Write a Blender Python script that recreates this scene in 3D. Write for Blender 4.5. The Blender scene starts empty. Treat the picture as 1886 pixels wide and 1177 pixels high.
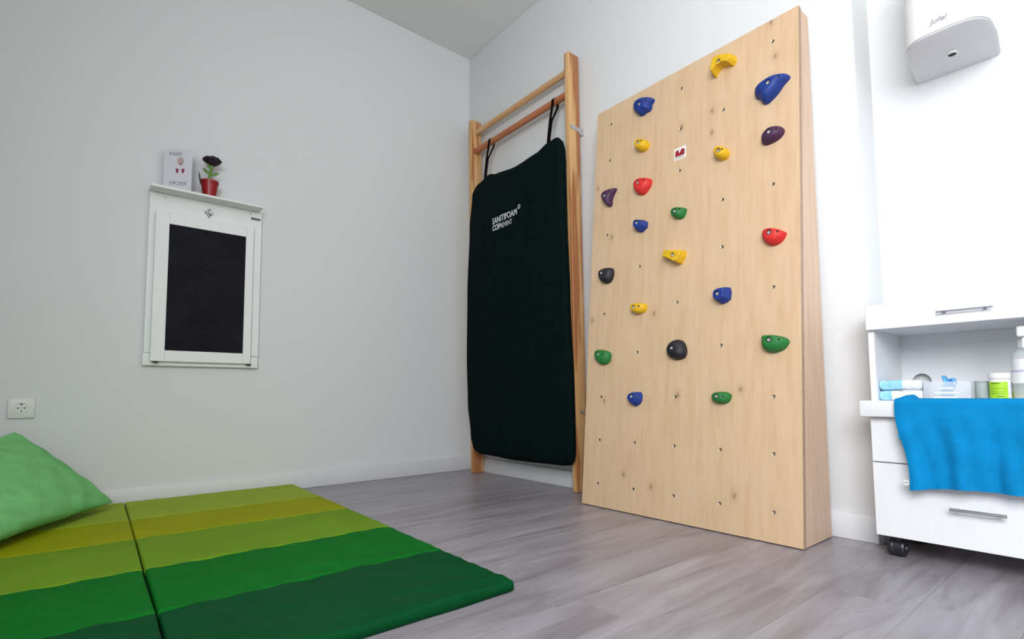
import bpy, bmesh, math, random
from mathutils import Vector, Matrix
random.seed(7)
S = bpy.context.scene
COL = S.collection

# ------------------------------------------------------------------ camera
cam_d = bpy.data.cameras.new('camera')
cam = bpy.data.objects.new('camera', cam_d)
COL.objects.link(cam)
cam_d.sensor_fit = 'HORIZONTAL'
cam_d.sensor_width = 36.0
cam_d.lens = 962.88 / 1886 * 36.0
cam_d.shift_y = (661.09 - 588.5) / 1886
cam_d.clip_start = 0.02
_r = Vector((0.7714, -0.6364, -0.0060)).normalized()
_d = Vector((0.6352, 0.7693, 0.0691)).normalized()
_u = _r.cross(_d).normalized()
_r = _d.cross(_u)
cam.matrix_world = Matrix(((_r.x, _u.x, -_d.x, -1.9869), (_r.y, _u.y, -_d.y, -2.8479),
                           (_r.z, _u.z, -_d.z, 0.4800), (0, 0, 0, 1)))
S.camera = cam

# ------------------------------------------------------------------ world, daylight, exposure
W = bpy.data.worlds.new('sky')
S.world = W
W.use_nodes = True
W.node_tree.nodes['Background'].inputs[0].default_value = (0.86, 0.93, 1.0, 1)
W.node_tree.nodes['Background'].inputs[1].default_value = 1.0

def area(name, loc, direction, sx, sy, power, colour):
    l = bpy.data.lights.new(name, 'AREA')
    l.shape = 'RECTANGLE'; l.size = sx; l.size_y = sy; l.energy = power; l.color = colour
    o = bpy.data.objects.new(name, l); COL.objects.link(o)
    o.location = loc
    o.rotation_euler = Vector(direction).to_track_quat('-Z', 'Y').to_euler()
    return o
# daylight entering through the window behind the camera
WIN_A = (-2.75, -4.5, -2.7, 0.95, 2.30)     # x plane, y0, y1, z0, z1
area('daylight_window', (WIN_A[0] + 0.04, (WIN_A[1] + WIN_A[2]) / 2, (WIN_A[3] + WIN_A[4]) / 2), (1, 0, -0.25),
     WIN_A[2] - WIN_A[1], WIN_A[4] - WIN_A[3], 117, (0.95, 0.965, 1.0))
S.view_settings.view_transform = 'Standard'
S.view_settings.look = 'None'
S.view_settings.gamma = 1.0
S.view_settings.use_curve_mapping = False
S.view_settings.exposure = 0.0
try:
    S.cycles.use_denoising = True
    S.cycles.max_bounces = 7
    S.cycles.diffuse_bounces = 5
    S.cycles.glossy_bounces = 2
    S.cycles.use_adaptive_sampling = True
    S.cycles.adaptive_threshold = 0.03
    S.cycles.adaptive_min_samples = 12
    S.cycles.sample_clamp_indirect = 6
except Exception:
    pass

# ------------------------------------------------------------------ materials
def srgb(r, g, b):
    f = lambda c: (c / 255 / 12.92) if c / 255 <= 0.04045 else ((c / 255 + 0.055) / 1.055) ** 2.4
    return (f(r), f(g), f(b), 1)

MATS = {}
class NT:
    def __init__(s, name, rough=0.5, metal=0.0, spec=0.5):
        s.m = bpy.data.materials.new(name); s.m.use_nodes = True
        s.t = s.m.node_tree; s.b = s.t.nodes['Principled BSDF']
        s.b.inputs['Roughness'].default_value = rough
        s.b.inputs['Metallic'].default_value = metal
        s.b.inputs['Specular IOR Level'].default_value = spec
        MATS[name] = s.m
    def n(s, typ, **kw):
        o = s.t.nodes.new(typ)
        for k, v in kw.items(): setattr(o, k, v)
        return o
    def link(s, a, b): s.t.links.new(a, b)
    def coord(s, scale, which='Object', rnd=0.0):
        tc = s.n('ShaderNodeTexCoord'); mp = s.n('ShaderNodeMapping')
        mp.inputs['Scale'].default_value = scale
        if rnd:
            oi = s.n('ShaderNodeObjectInfo'); mu = s.n('ShaderNodeMath', operation='MULTIPLY'); mu.inputs[1].default_value = rnd
            ad = s.n('ShaderNodeVectorMath', operation='ADD')
            s.link(oi.outputs['Random'], mu.inputs[0]); s.link(tc.outputs[which], ad.inputs[0]); s.link(mu.outputs[0], ad.inputs[1])
            s.link(ad.outputs[0], mp.inputs['Vector'])
        else:
            s.link(tc.outputs[which], mp.inputs['Vector'])
        return mp.outputs[0]
    def noise(s, vec, scale, detail=4, rough=0.55, dist=0.0):
        o = s.n('ShaderNodeTexNoise')
        o.inputs['Scale'].default_value = scale; o.inputs['Detail'].default_value = detail
        o.inputs['Roughness'].default_value = rough; o.inputs['Distortion'].default_value = dist
        s.link(vec, o.inputs['Vector']); return o.outputs[0]
    def ramp(s, fac, stops):
        o = s.n('ShaderNodeValToRGB'); e = o.color_ramp.elements
        while len(e) < len(stops): e.new(0.5)
        for i, (p, c) in enumerate(stops):
            e[i].position = p; e[i].color = c
        s.link(fac, o.inputs[0]); return o.outputs[0]
    def mix(s, fac, a, b, mode='MIX'):
        o = s.n('ShaderNodeMix', data_type='RGBA', blend_type=mode)
        if isinstance(fac, (int, float)): o.inputs[0].default_value = fac
        else: s.link(fac, o.inputs[0])
        for v, i in ((a, 6), (b, 7)):
            if isinstance(v, tuple): o.inputs[i].default_value = v
            else: s.link(v, o.inputs[i])
        return o.outputs[2]
    def colour(s, v):
        if isinstance(v, tuple): s.b.inputs['Base Color'].default_value = v
        else: s.link(v, s.b.inputs['Base Color'])
    def bump(s, h, strength=0.2, dist=0.002):
        o = s.n('ShaderNodeBump'); o.inputs['Strength'].default_value = strength; o.inputs['Distance'].default_value = dist
        s.link(h, o.inputs['Height']); s.link(o.outputs[0], s.b.inputs['Normal'])

def simple(name, col, rough=0.5, metal=0.0, var=0.06, scale=40, bump=0.0, spec=0.5):
    t = NT(name, rough, metal, spec)
    v = t.coord((1, 1, 1)); nz = t.noise(v, scale, 3)
    lo = tuple(c * (1 - var) for c in col[:3]) + (1,); hi = tuple(min(1, c * (1 + var)) for c in col[:3]) + (1,)
    t.colour(t.ramp(nz, [(0.3, lo), (0.7, hi)]))
    if bump: t.bump(nz, bump, 0.001)
    return t.m

simple('wall_paint', (0.70, 0.71, 0.71, 1), 0.75, var=0.012, scale=260, bump=0.12)
simple('ceiling_paint', (0.74, 0.75, 0.735, 1), 0.85, var=0.012, scale=200, bump=0.1)
simple('baseboard_white', (0.70, 0.71, 0.72, 1), 0.4, var=0.01, scale=30)
simple('lacquer_white', (0.82, 0.83, 0.84, 1), 0.35, var=0.01, scale=20)
simple('desk_white', (0.80, 0.82, 0.80, 1), 0.45, var=0.015, scale=25)
simple('plastic_white', (0.80, 0.80, 0.79, 1), 0.35, var=0.01, scale=30)
simple('socket_plastic', (0.72, 0.74, 0.70, 1), 0.35, var=0.01, scale=30)
simple('dispenser_grey', (0.62, 0.62, 0.65, 1), 0.4, var=0.01, scale=30)
simple('dark_hole', (0.012, 0.012, 0.013, 1), 0.7, var=0.1)
simple('slate', (0.010, 0.010, 0.015, 1), 0.7, var=0.25, scale=6, spec=0.12)
simple('rubber_black', (0.012, 0.012, 0.012, 1), 0.6)
simple('ink', (0.03, 0.03, 0.035, 1), 0.7)
simple('ink_grey', (0.22, 0.22, 0.24, 1), 0.7)
simple('print_white', (0.72, 0.74, 0.74, 1), 0.6)
simple('steel', (0.62, 0.62, 0.62, 1), 0.3, 0.9, var=0.04)
simple('steel_dull', (0.26, 0.25, 0.30, 1), 0.45, 0.7, var=0.04)
simple('chrome', (0.72, 0.73, 0.76, 1), 0.16, 1.0, var=0.02)
simple('insert_metal', (0.55, 0.48, 0.38, 1), 0.35, 0.9, var=0.1)
simple('wheel_black', (0.018, 0.018, 0.024, 1), 0.35)
simple('strap_black', (0.006, 0.004, 0.004, 1), 0.9, spec=0.05)
simple('foam_cover', (0.0016, 0.0070, 0.0068, 1), 0.75, var=0.2, scale=30, bump=0.05, spec=0.06)
simple('pot_red', (0.30, 0.004, 0.006, 1), 0.35)
simple('leaf_green', (0.12, 0.26, 0.04, 1), 0.5, var=0.2, scale=80)
simple('leaf_dark', (0.02, 0.05, 0.025, 1), 0.5, var=0.2)
simple('petal_dark', (0.020, 0.006, 0.016, 1), 0.6, var=0.3, scale=90)
simple('card_paper', (0.66, 0.66, 0.71, 1), 0.7, var=0.02)
simple('print_pink', (0.50, 0.36, 0.36, 1), 0.7)
simple('print_red', (0.25, 0.03, 0.05, 1), 0.6)
simple('logo_red', (0.30, 0.012, 0.025, 1), 0.5)
simple('sticker_white', (0.80, 0.77, 0.75, 1), 0.5)
simple('soil', (0.03, 0.02, 0.012, 1), 0.9, var=0.3, scale=200)
simple('label_green', (0.36, 0.62, 0.02, 1), 0.5)
simple('label_green_ink', (0.12, 0.28, 0.01, 1), 0.5)
simple('tin_grey', (0.34, 0.39, 0.38, 1), 0.55, 0.0, var=0.15, scale=20, spec=0.2)
simple('glove_blue', (0.10, 0.42, 0.80, 1), 0.5, var=0.15)
simple('box_print', (0.74, 0.78, 0.86, 1), 0.5)
simple('lilac', (0.45, 0.45, 0.62, 1), 0.5)
simple('ply_edge', (0.40, 0.27, 0.19, 1), 0.6, var=0.1, scale=60)
for nm, c in dict(hold_yellow=(0.72, 0.43, 0.005, 1), hold_blue=(0.004, 0.030, 0.22, 1), hold_red=(0.62, 0.018, 0.016, 1),
                  hold_green=(0.012, 0.17, 0.03, 1), hold_purple=(0.055, 0.012, 0.055, 1), hold_black=(0.010, 0.010, 0.014, 1)).items():
    simple(nm, c, 0.55, var=0.14, scale=160, bump=0.25)

def clear_plastic(name, col, alpha):
    t = NT(name, 0.12)
    v = t.coord((1, 1, 1)); t.colour(t.ramp(t.noise(v, 30, 2), [(0.3, col), (0.7, tuple(c * 0.96 for c in col[:3]) + (1,))]))
    t.b.inputs['Alpha'].default_value = alpha
clear_plastic('clear_plastic', (0.82, 0.85, 0.90, 1), 0.38)
clear_plastic('bottle_plastic', (0.75, 0.80, 0.80, 1), 0.42)
clear_plastic('window_glass', (0.9, 0.95, 1.0, 1), 0.12)

def wood(name, lo, mid, hi, axis, knots=0.5, rough=0.45, rnd=0.0, gs=1.0, heart=None, spots=0.0):
    t = NT(name, rough)
    sc = {'x': (1.2, 16, 16), 'y': (16, 1.2, 16), 'z': (16, 16, 1.2)}[axis]
    v = t.coord(tuple(q * gs for q in sc), rnd=rnd)
    g1 = t.noise(v, 2.2, 6, 0.6, 0.4)
    base = t.ramp(g1, [(0.28, lo), (0.5, mid), (0.74, hi)])
    v2 = t.coord(tuple(q * gs for q in {'x': (4, 90, 90), 'y': (90, 4, 90), 'z': (90, 90, 4)}[axis]), rnd=rnd)
    g2 = t.noise(v2, 2.0, 3, 0.6)
    base = t.mix(t.ramp(g2, [(0.3, (0, 0, 0, 1)), (0.8, (0.10, 0.10, 0.10, 1))]), base, tuple(c * 0.55 for c in lo[:3]) + (1,))
    v3 = t.coord(tuple(q * gs for q in {'x': (2.2, 5, 5), 'y': (5, 2.2, 5), 'z': (5, 5, 2.2)}[axis]), rnd=rnd)
    g3 = t.noise(v3, 2.6, 5, 0.55, 0.5)
    base = t.mix(t.ramp(g3, [(0.60, (0, 0, 0, 1)), (0.78, (knots, knots, knots, 1))]), base, tuple(c * 0.62 for c in lo[:3]) + (1,))
    if spots:
        vo = t.n('ShaderNodeTexVoronoi'); vo.inputs['Scale'].default_value = 1.0; vo.inputs['Randomness'].default_value = 1.0
        vo.voronoi_dimensions = '2D'
        tcs = t.n('ShaderNodeTexCoord'); sx_ = t.n('ShaderNodeSeparateXYZ'); cx_ = t.n('ShaderNodeCombineXYZ')
        t.link(tcs.outputs['Object'], sx_.inputs[0])
        for so_, ds_, k_ in (('Y', 'X', 8.5), ('Z', 'Y', 5.2)):
            ml_ = t.n('ShaderNodeMath', operation='MULTIPLY'); ml_.inputs[1].default_value = k_
            t.link(sx_.outputs[so_], ml_.inputs[0]); t.link(ml_.outputs[0], cx_.inputs[ds_])
        t.link(cx_.outputs[0], vo.inputs['Vector'])
        near = t.ramp(vo.outputs['Distance'], [(0.0, (1, 1, 1, 1)), (0.03, (0.8, 0.8, 0.8, 1)), (0.07, (0.22, 0.22, 0.22, 1)), (0.20, (0, 0, 0, 1))])
        sep = t.n('ShaderNodeSeparateColor'); t.link(vo.outputs['Color'], sep.inputs[0])
        pick = t.n('ShaderNodeMath', operation='GREATER_THAN'); pick.inputs[1].default_value = 0.66; t.link(sep.outputs[0], pick.inputs[0])
        mm = t.n('ShaderNodeMath', operation='MULTIPLY'); t.link(near, mm.inputs[0]); t.link(pick.outputs[0], mm.inputs[1])
        m2 = t.n('ShaderNodeMath', operation='MULTIPLY'); t.link(mm.outputs[0], m2.inputs[0]); m2.inputs[1].default_value = spots
        base = t.mix(m2.outputs[0], base, srgb(128, 86, 52))
    if heart:
        v4 = t.coord({'x': (0.9, 14, 14), 'y': (14, 0.9, 14), 'z': (14, 14, 0.9)}[axis])
        g4 = t.noise(v4, 1.6, 2, 0.5, 0.3)
        base = t.mix(t.ramp(g4, [(0.50, (0, 0, 0, 1)), (0.56, (0.8, 0.8, 0.8, 1))]), base, heart)
    t.colour(base); t.bump(g2, 0.06, 0.001)
    return t.m
wood('birch_ply', srgb(205, 171, 132), srgb(213, 182, 146), srgb(219, 189, 155), 'z', 0.20, 0.42, gs=1.25, spots=0.7)
wood('birch_side', srgb(200, 168, 142), srgb(212, 182, 156), srgb(220, 194, 170), 'z', 0.25, 0.5)
wood('pine', srgb(196, 146, 92), srgb(214, 168, 112), srgb(226, 184, 130), 'z', 0.25, 0.4, heart=srgb(160, 92, 48))
wood('rung_wood', srgb(190, 140, 92), srgb(204, 158, 108), srgb(214, 172, 124), 'y', 0.2, 0.4)
wood('rung_wood_red', srgb(160, 92, 52), srgb(176, 104, 62), srgb(188, 118, 72), 'y', 0.2, 0.35)

# laminate planks: grey oak, grain along x, each plank shifted by its own random number
t = NT('laminate', 0.33, spec=0.45)
v = t.coord((1.3, 9, 9), rnd=37.0)
g1 = t.noise(v, 1.5, 6, 0.6, 0.9)
base = t.ramp(g1, [(0.26, srgb(118, 111, 115)), (0.5, srgb(148, 143, 149)), (0.75, srgb(170, 166, 173))])
v2 = t.coord((5, 120, 120), rnd=37.0)
g2 = t.noise(v2, 1.5, 3, 0.6)
base = t.mix(t.ramp(g2, [(0.35, (0, 0, 0, 1)), (0.8, (0.22, 0.22, 0.22, 1))]), base, srgb(110, 100, 102))
v3 = t.coord((2.6, 11, 11), rnd=37.0)
g3 = t.noise(v3, 1.5, 4, 0.55, 0.6)
base = t.mix(t.ramp(g3, [(0.62, (0, 0, 0, 1)), (0.80, (0.7, 0.7, 0.7, 1))]), base, srgb(92, 84, 86))
oi = t.n('ShaderNodeObjectInfo')
hv = t.n('ShaderNodeHueSaturation'); mr = t.n('ShaderNodeMapRange')
mr.inputs[3].default_value = 0.92; mr.inputs[4].default_value = 1.07
t.link(oi.outputs['Random'], mr.inputs[0]); t.link(mr.outputs[0], hv.inputs['Value']); t.link(base, hv.inputs['Color'])
t.colour(hv.outputs[0]); t.bump(g2, 0.05, 0.001)
simple('subfloor', (0.10, 0.09, 0.09, 1), 0.8)

def vinyl(name, col, rough=0.65):
    t = NT(name, rough, spec=0.03)
    v = t.coord((1, 1, 1)); nz = t.noise(v, 7, 4)
    t.colour(t.ramp(nz, [(0.3, tuple(c * 0.92 for c in col[:3]) + (1,)), (0.7, tuple(min(1, c * 1.06) for c in col[:3]) + (1,))]))
    v2 = t.coord((1, 1, 1)); t.bump(t.noise(v2, 420, 2), 0.06, 0.0006)
vinyl('vinyl_lime', (0.31, 0.41, 0.040, 1))
vinyl('vinyl_yellow', (0.30, 0.33, 0.006, 1))
vinyl('vinyl_olive', (0.155, 0.29, 0.018, 1))
vinyl('vinyl_green', (0.006, 0.145, 0.016, 1))
vinyl('vinyl_dark', (0.003, 0.064, 0.017, 1), 0.55)

def fabric(name, col, wscale=900, rough=0.9):
    t = NT(name, rough, spec=0.15)
    v = t.coord((1, 1, 1)); nz = t.noise(v, 16, 4); fine = t.noise(t.coord((1, 1, 1)), wscale, 2)
    c = t.ramp(nz, [(0.3, tuple(c * 0.86 for c in col[:3]) + (1,)), (0.7, tuple(min(1, c * 1.1) for c in col[:3]) + (1,))])
    t.colour(t.mix(0.12, c, t.ramp(fine, [(0.3, (0, 0, 0, 1)), (0.7, (1, 1, 1, 1))]), 'OVERLAY'))
    t.bump(fine, 0.25, 0.001)
fabric('pillow_green', (0.20, 0.56, 0.20, 1), 700)
fabric('towel_blue', (0.001, 0.215, 0.49, 1), 500)
fabric('towel_blue_loop', (0.03, 0.42, 0.75, 1), 500)

def wrapper(name, split):      # printed wrapper: blue end, white end (flat print by object coordinate)
    t = NT(name, 0.25)
    tc = t.n('ShaderNodeTexCoord'); sp = t.n('ShaderNodeSeparateXYZ'); t.link(tc.outputs['Object'], sp.inputs[0])
    gt = t.n('ShaderNodeMath', operation='GREATER_THAN'); gt.inputs[1].default_value = split
    t.link(sp.outputs['Y'], gt.inputs[0])
    nz = t.noise(t.coord((1, 1, 1)), 50, 3)
    blue = t.ramp(nz, [(0.3, (0.22, 0.56, 0.85, 1)), (0.7, (0.42, 0.74, 0.95, 1))])
    t.colour(t.mix(gt.outputs[0], (0.80, 0.82, 0.85, 1), blue))
wrapper('wrapper_upper', -0.005)
wrapper('wrapper_lower', 0.022)

# ------------------------------------------------------------------ builders
def wloc(o):
    v = Vector((0, 0, 0))
    while o is not None:
        v += o.location; o = o.parent
    return v

def tag(o, label=None, cat=None, group=None, kind=None):
    if label: o['label'] = label
    if cat: o['category'] = cat
    if group: o['group'] = group
    if kind: o['kind'] = kind
    return o

def thing(name, label, cat, loc, group=None):
    o = bpy.data.objects.new(name, None); o.empty_display_size = 0.05
    COL.objects.link(o); o.location = loc
    return tag(o, label, cat, group)

class B:
    """collects geometry in world coordinates; build() links it as one mesh object"""
    def __init__(s): s.v = []; s.f = []; s.mi = []
    def add(s, vs, fs, mi=0):
        k = len(s.v); s.v += [tuple(p) for p in vs]; s.f += [tuple(i + k for i in f) for f in fs]; s.mi += [mi] * len(fs); return s
    def box(s, x0, x1, y0, y1, z0, z1, bev=0.0, seg=2, mi=0, fn=None):
        bm = bmesh.new()
        vs = [bm.verts.new(p) for p in [(x0, y0, z0), (x1, y0, z0), (x1, y1, z0), (x0, y1, z0), (x0, y0, z1), (x1, y0, z1), (x1, y1, z1), (x0, y1, z1)]]
        for q in [(0, 3, 2, 1), (4, 5, 6, 7), (0, 1, 5, 4), (1, 2, 6, 5), (2, 3, 7, 6), (3, 0, 4, 7)]: bm.faces.new([vs[i] for i in q])
        bmesh.ops.recalc_face_normals(bm, faces=bm.faces)
        if bev: bmesh.ops.bevel(bm, geom=list(bm.edges), offset=bev, segments=seg, affect='EDGES', profile=0.5)
        bm.verts.index_update()
        s.add([fn(v.co) if fn else v.co for v in bm.verts], [[v.index for v in f.verts] for f in bm.faces], mi); bm.free(); return s
    def lathe(s, prof, c, axis='z', n=24, caps=True, mi=0):
        """prof: (radius, height) list; c: base point; axis a unit vector or 'x','y','z'"""
        a = {'x': Vector((1, 0, 0)), 'y': Vector((0, 1, 0)), 'z': Vector((0, 0, 1))}[axis] if isinstance(axis, str) else Vector(axis).normalized()
        e1 = a.orthogonal().normalized(); e2 = a.cross(e1); c = Vector(c); vs = []; fs = []
        for r, h in prof:
            for i in range(n):
                w = 2 * math.pi * i / n; vs.append(c + a * h + (e1 * math.cos(w) + e2 * math.sin(w)) * r)
        for k in range(len(prof) - 1):
            for i in range(n):
                j = (i + 1) % n; fs.append((k * n + i, k * n + j, (k + 1) * n + j, (k + 1) * n + i))
        if caps:
            fs.append(tuple(reversed(range(n)))); fs.append(tuple(range((len(prof) - 1) * n, len(prof) * n)))
        return s.add(vs, fs, mi)
    def tube(s, pts, r, n=10, mi=0):
        pts = [Vector(p) for p in pts]; vs = []; fs = []; up = None
        rs = r if isinstance(r, (list, tuple)) else [r] * len(pts)
        for k, p in enumerate(pts):
            d = (pts[min(k + 1, len(pts) - 1)] - pts[max(k - 1, 0)]).normalized()
            e1 = d.orthogonal().normalized() if up is None else (up - d * up.dot(d)).normalized()
            up = e1; e2 = d.cross(e1)
            for i in range(n):
                w = 2 * math.pi * i / n; vs.append(p + (e1 * math.cos(w) + e2 * math.sin(w)) * rs[k])
        for k in range(len(pts) - 1):
            for i in range(n):
                j = (i + 1) % n; fs.append((k * n + i, k * n + j, (k + 1) * n + j, (k + 1) * n + i))
        fs.append(tuple(reversed(range(n)))); fs.append(tuple(range((len(pts) - 1) * n, len(pts) * n)))
        return s.add(vs, fs, mi)
    def prism(s, poly, o, eu, ev, depth, mi=0):
        """extrude 2D polygon (u,v) from plane (o,eu,ev) along eu x ev by depth"""
        o, eu, ev = Vector(o), Vector(eu), Vector(ev); n = eu.cross(ev).normalized(); k = len(poly)
        a = [o + eu * u + ev * v for u, v in poly]; b = [p + n * depth for p in a]
        fs = [tuple(reversed(range(k))), tuple(range(k, 2 * k))] + [(i, (i + 1) % k, k + (i + 1) % k, k + i) for i in range(k)]
        return s.add(a + b, fs, mi)
    def slab(s, mid, half, ns, nt, smap=None):
        """closed soft slab: mid(s,t)->(point, normal); half(s,t)->half thickness (0 on the rim)"""
        P = []; N = []; g = smap or (lambda a: 0.5 - 0.5 * math.cos(math.pi * a))
        vs = []; idx = {}
        for side in (1, -1):
            for j in range(nt + 1):
                for i in range(ns + 1):
                    a, b = g(i / ns), g(j / nt)
                    rim = i in (0, ns) or j in (0, nt)
                    if rim and side == -1: idx[(side, i, j)] = idx[(1, i, j)]; continue
                    p, n = mid(a, b)
                    idx[(side, i, j)] = len(vs); vs.append(Vector(p) + Vector(n) * (side * half(a, b) if not rim else 0))
        fs = []
        for side in (1, -1):
            for j in range(nt):
                for i in range(ns):
                    q = [idx[(side, i, j)], idx[(side, i + 1, j)], idx[(side, i + 1, j + 1)], idx[(side, i, j + 1)]]
                    fs.append(tuple(q if side == 1 else reversed(q)))
        return s.add(vs, fs)
    def build(s, name, mat, parent=None, loc=None, smooth=None, label=None, recalc=True):
        base = wloc(parent) if parent else Vector(loc or (0, 0, 0))
        me = bpy.data.meshes.new(name)
        me.from_pydata([tuple(Vector(p) - base) for p in s.v], [], s.f)
        if recalc:
            bm = bmesh.new(); bm.from_mesh(me); bmesh.ops.recalc_face_normals(bm, faces=bm.faces); bm.to_mesh(me); bm.free()
        for m in (mat if isinstance(mat, (list, tuple)) else [mat]): me.materials.append(MATS[m])
        if isinstance(mat, (list, tuple)) and len(me.polygons) == len(s.mi):
            for p, i in zip(me.polygons, s.mi): p.material_index = i
        if smooth is not None:
            me.shade_smooth() if hasattr(me, 'shade_smooth') else None
            if smooth < 180: me.set_sharp_from_angle(angle=math.radians(smooth))
        me.update()
        o = bpy.data.objects.new(name, me); COL.objects.link(o)
        if parent: o.parent = parent
        else: o.location = base
        if label: o['label'] = label
        return o

def struct(name, b, mat, smooth=None):
    o = b.build(name, mat, smooth=smooth); o['kind'] = 'structure'; return o

def rnd_edge(a, r):        # 0 at the rim, 1 inside
    q = max(0.0, min(1.0, min(a, 1 - a) / r)); return math.sqrt(max(0.0, 1 - (1 - q) ** 2))

def text_mesh(name, body, mat, parent, o, eu, ev, size, depth=0.0004, shear=0.0, offset=0.0, align='LEFT', label=None):
    c = bpy.data.curves.new(name, 'FONT'); c.body = body; c.size = size; c.shear = shear; c.offset = offset
    c.align_x = align; c.resolution_u = 3
    tmp = bpy.data.objects.new(name + '_tmp', c); COL.objects.link(tmp)
    bpy.context.view_layer.update()
    me = bpy.data.meshes.new_from_object(tmp.evaluated_get(bpy.context.evaluated_depsgraph_get()))
    vs = [v.co.copy() for v in me.vertices]; fs = [tuple(p.vertices) for p in me.polygons]
    bpy.data.objects.remove(tmp); bpy.data.curves.remove(c); bpy.data.meshes.remove(me)
    o, eu, ev = Vector(o), Vector(eu), Vector(ev); n = eu.cross(ev)
    b = B(); b.add([o + eu * p.x + ev * p.y + n * depth for p in vs], fs)
    return b.build(name, mat, parent, label=label, recalc=False)

# ------------------------------------------------------------------ the room
H = 2.792
YB, XW, XR, YS = -5.20, -2.75, 0.165, -2.280    # rear wall, window wall, recess depth, recess start
TH = 0.12
fl = B().box(XW - 0.1, XR + 0.1, YB - 0.1, 0.1, -0.06, -0.0085)
floor = struct('floor', fl, 'subfloor')
PW, PL, GAP = 0.1735, 1.285, 0.0005
row_joint = {0: -0.545, 1: -0.10, 2: -1.067, 3: -1.135}
shared = {}
def plank(x0, x1, y0, y1):
    key = (round(x1 - x0, 4), round(y1 - y0, 4))
    cx, cy = (x0 + x1) / 2, (y0 + y1) / 2
    if key not in shared:
        o = B().box(x0 + GAP / 2, x1 - GAP / 2, y0 + GAP / 2, y1 - GAP / 2, -0.0084, 0.0, 0.0004, 1).build('plank', 'laminate', loc=(cx, cy, 0))
        shared[key] = o.data
    else:
        o = bpy.data.objects.new('plank', shared[key]); COL.objects.link(o); o.location = (cx, cy, 0)
    o.parent = floor
k = -17
while True:
    y0 = -2.491 + PW * k; y1 = y0 + PW
    if y0 > -0.002: break
    if y1 > YB:
        xe = XR if y1 < -2.25 else 0.0
        j = row_joint.get(k, random.uniform(-1.25, -0.1))
        cuts = [XW]; x = j
        while x > XW + 0.05: x -= PL
        x += PL
        while x < xe - 0.02:
            if x > XW + 0.05: cuts.append(x)
            x += PL
        cuts.append(xe)
        for a, b_ in zip(cuts, cuts[1:]): plank(a, b_, max(y0, YB), min(y1, 0.0))
    k += 1

struct('ceiling', B().box(XW - TH, XR + TH, YB - TH, TH, H, H + 0.1), 'ceiling_paint')
struct('wall_left', B().box(XW - TH, TH, 0, TH, -0.06, H), 'wall_paint')
struct('wall_right', B().box(0, XR + TH, YS, 0, -0.06, H, 0.004, 2), 'wall_paint', 40)
struct('wall_recess', B().box(XR, XR + TH, YB - TH, YS, -0.06, H), 'wall_paint')
a = WIN_A
struct('wall_window', B().box(XW - TH, XW, YB, a[1], -0.06, H).box(XW - TH, XW, a[2], 0, -0.06, H)
       .box(XW - TH, XW, a[1], a[2], -0.06, a[3]).box(XW - TH, XW, a[1], a[2], a[4], H), 'wall_paint')
struct('wall_rear', B().box(XW - TH, XR, YB - TH, YB, -0.06, H), 'wall_paint')
def window(n, along, plane, p0, p1, z0, z1):
    def bx(b, a0, a1, d0, d1, c0, c1): return b.box(plane + d0, plane + d1, a0, a1, c0, c1) if along == 'y' else b.box(a0, a1, plane + d0, plane + d1, c0, c1)
    f = B(); w = 0.055
    for (u0, u1, v0, v1) in [(p0, p0 + w, z0, z1), (p1 - w, p1, z0, z1), (p0, p1, z0, z0 + w), (p0, p1, z1 - w, z1), ((p0 + p1) / 2 - w / 2, (p0 + p1) / 2 + w / 2, z0, z1)]:
        bx(f, u0, u1, -0.09, -0.03, v0, v1)
    o = struct('window_%d' % n, f, 'lacquer_white')
    m = (p0 + p1) / 2
    for (u0, u1) in ((p0 + w, m - w / 2), (m + w / 2, p1 - w)):
        bx(B(), u0, u1, -0.062, -0.058, z0 + w, z1 - w).build('pane', 'window_glass', o)
window(1, 'y', XW, a[1], a[2], a[3], a[4])
BB = 0.086
def skirting(name, pts):        # top edge softly rounded
    b = B()
    for (x0, x1, y0, y1) in pts: b.box(x0, x1, y0, y1, 0.0, BB, 0.003, 2)
    o = b.build(name, 'baseboard_white', smooth=40); o['kind'] = 'structure'
skirting('baseboard_left', [(XW, 0.0, -0.012, 0.0)])
skirting('baseboard_right', [(-0.012, 0.0, YS, -0.012)])
skirting('baseboard_recess', [(XR - 0.012, XR, YB, YS)])

# ------------------------------------------------------------------ climbing wall
P0 = Vector((-0.262, -1.237, 0.004)); TOPV = Vector((-0.112, -1.237, 1.823))
EV = (TOPV - P0).normalized(); EU = Vector((0, -1, 0)); EN = EU.cross(EV).normalized()      # EN points out of the board
if EN.x > 0: EN = -EN
BW, BL, PT = 0.916, 1.830, 0.020
US = [0.087, 0.273, 0.458, 0.643, 0.828]
VS = [0.096, 0.281, 0.467, 0.653, 0.838, 1.021, 1.204, 1.384, 1.564, 1.743]
def bp(u, v, d=0.0): return P0 + EU * u + EV * v + EN * d
cw = thing('climbing_wall', 'birch plywood climbing board with colourful holds leaning on the wall', 'climbing wall', (P0.x, (P0.y * 2 - BW) / 2, 0.0))
pb = B()
ub = [0] + [(p + q) / 2 for p, q in zip(US, US[1:])] + [BW]
vb = [0] + [(p + q) / 2 for p, q in zip(VS, VS[1:])] + [BL]
HR, NH = 0.0064, 16
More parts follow.
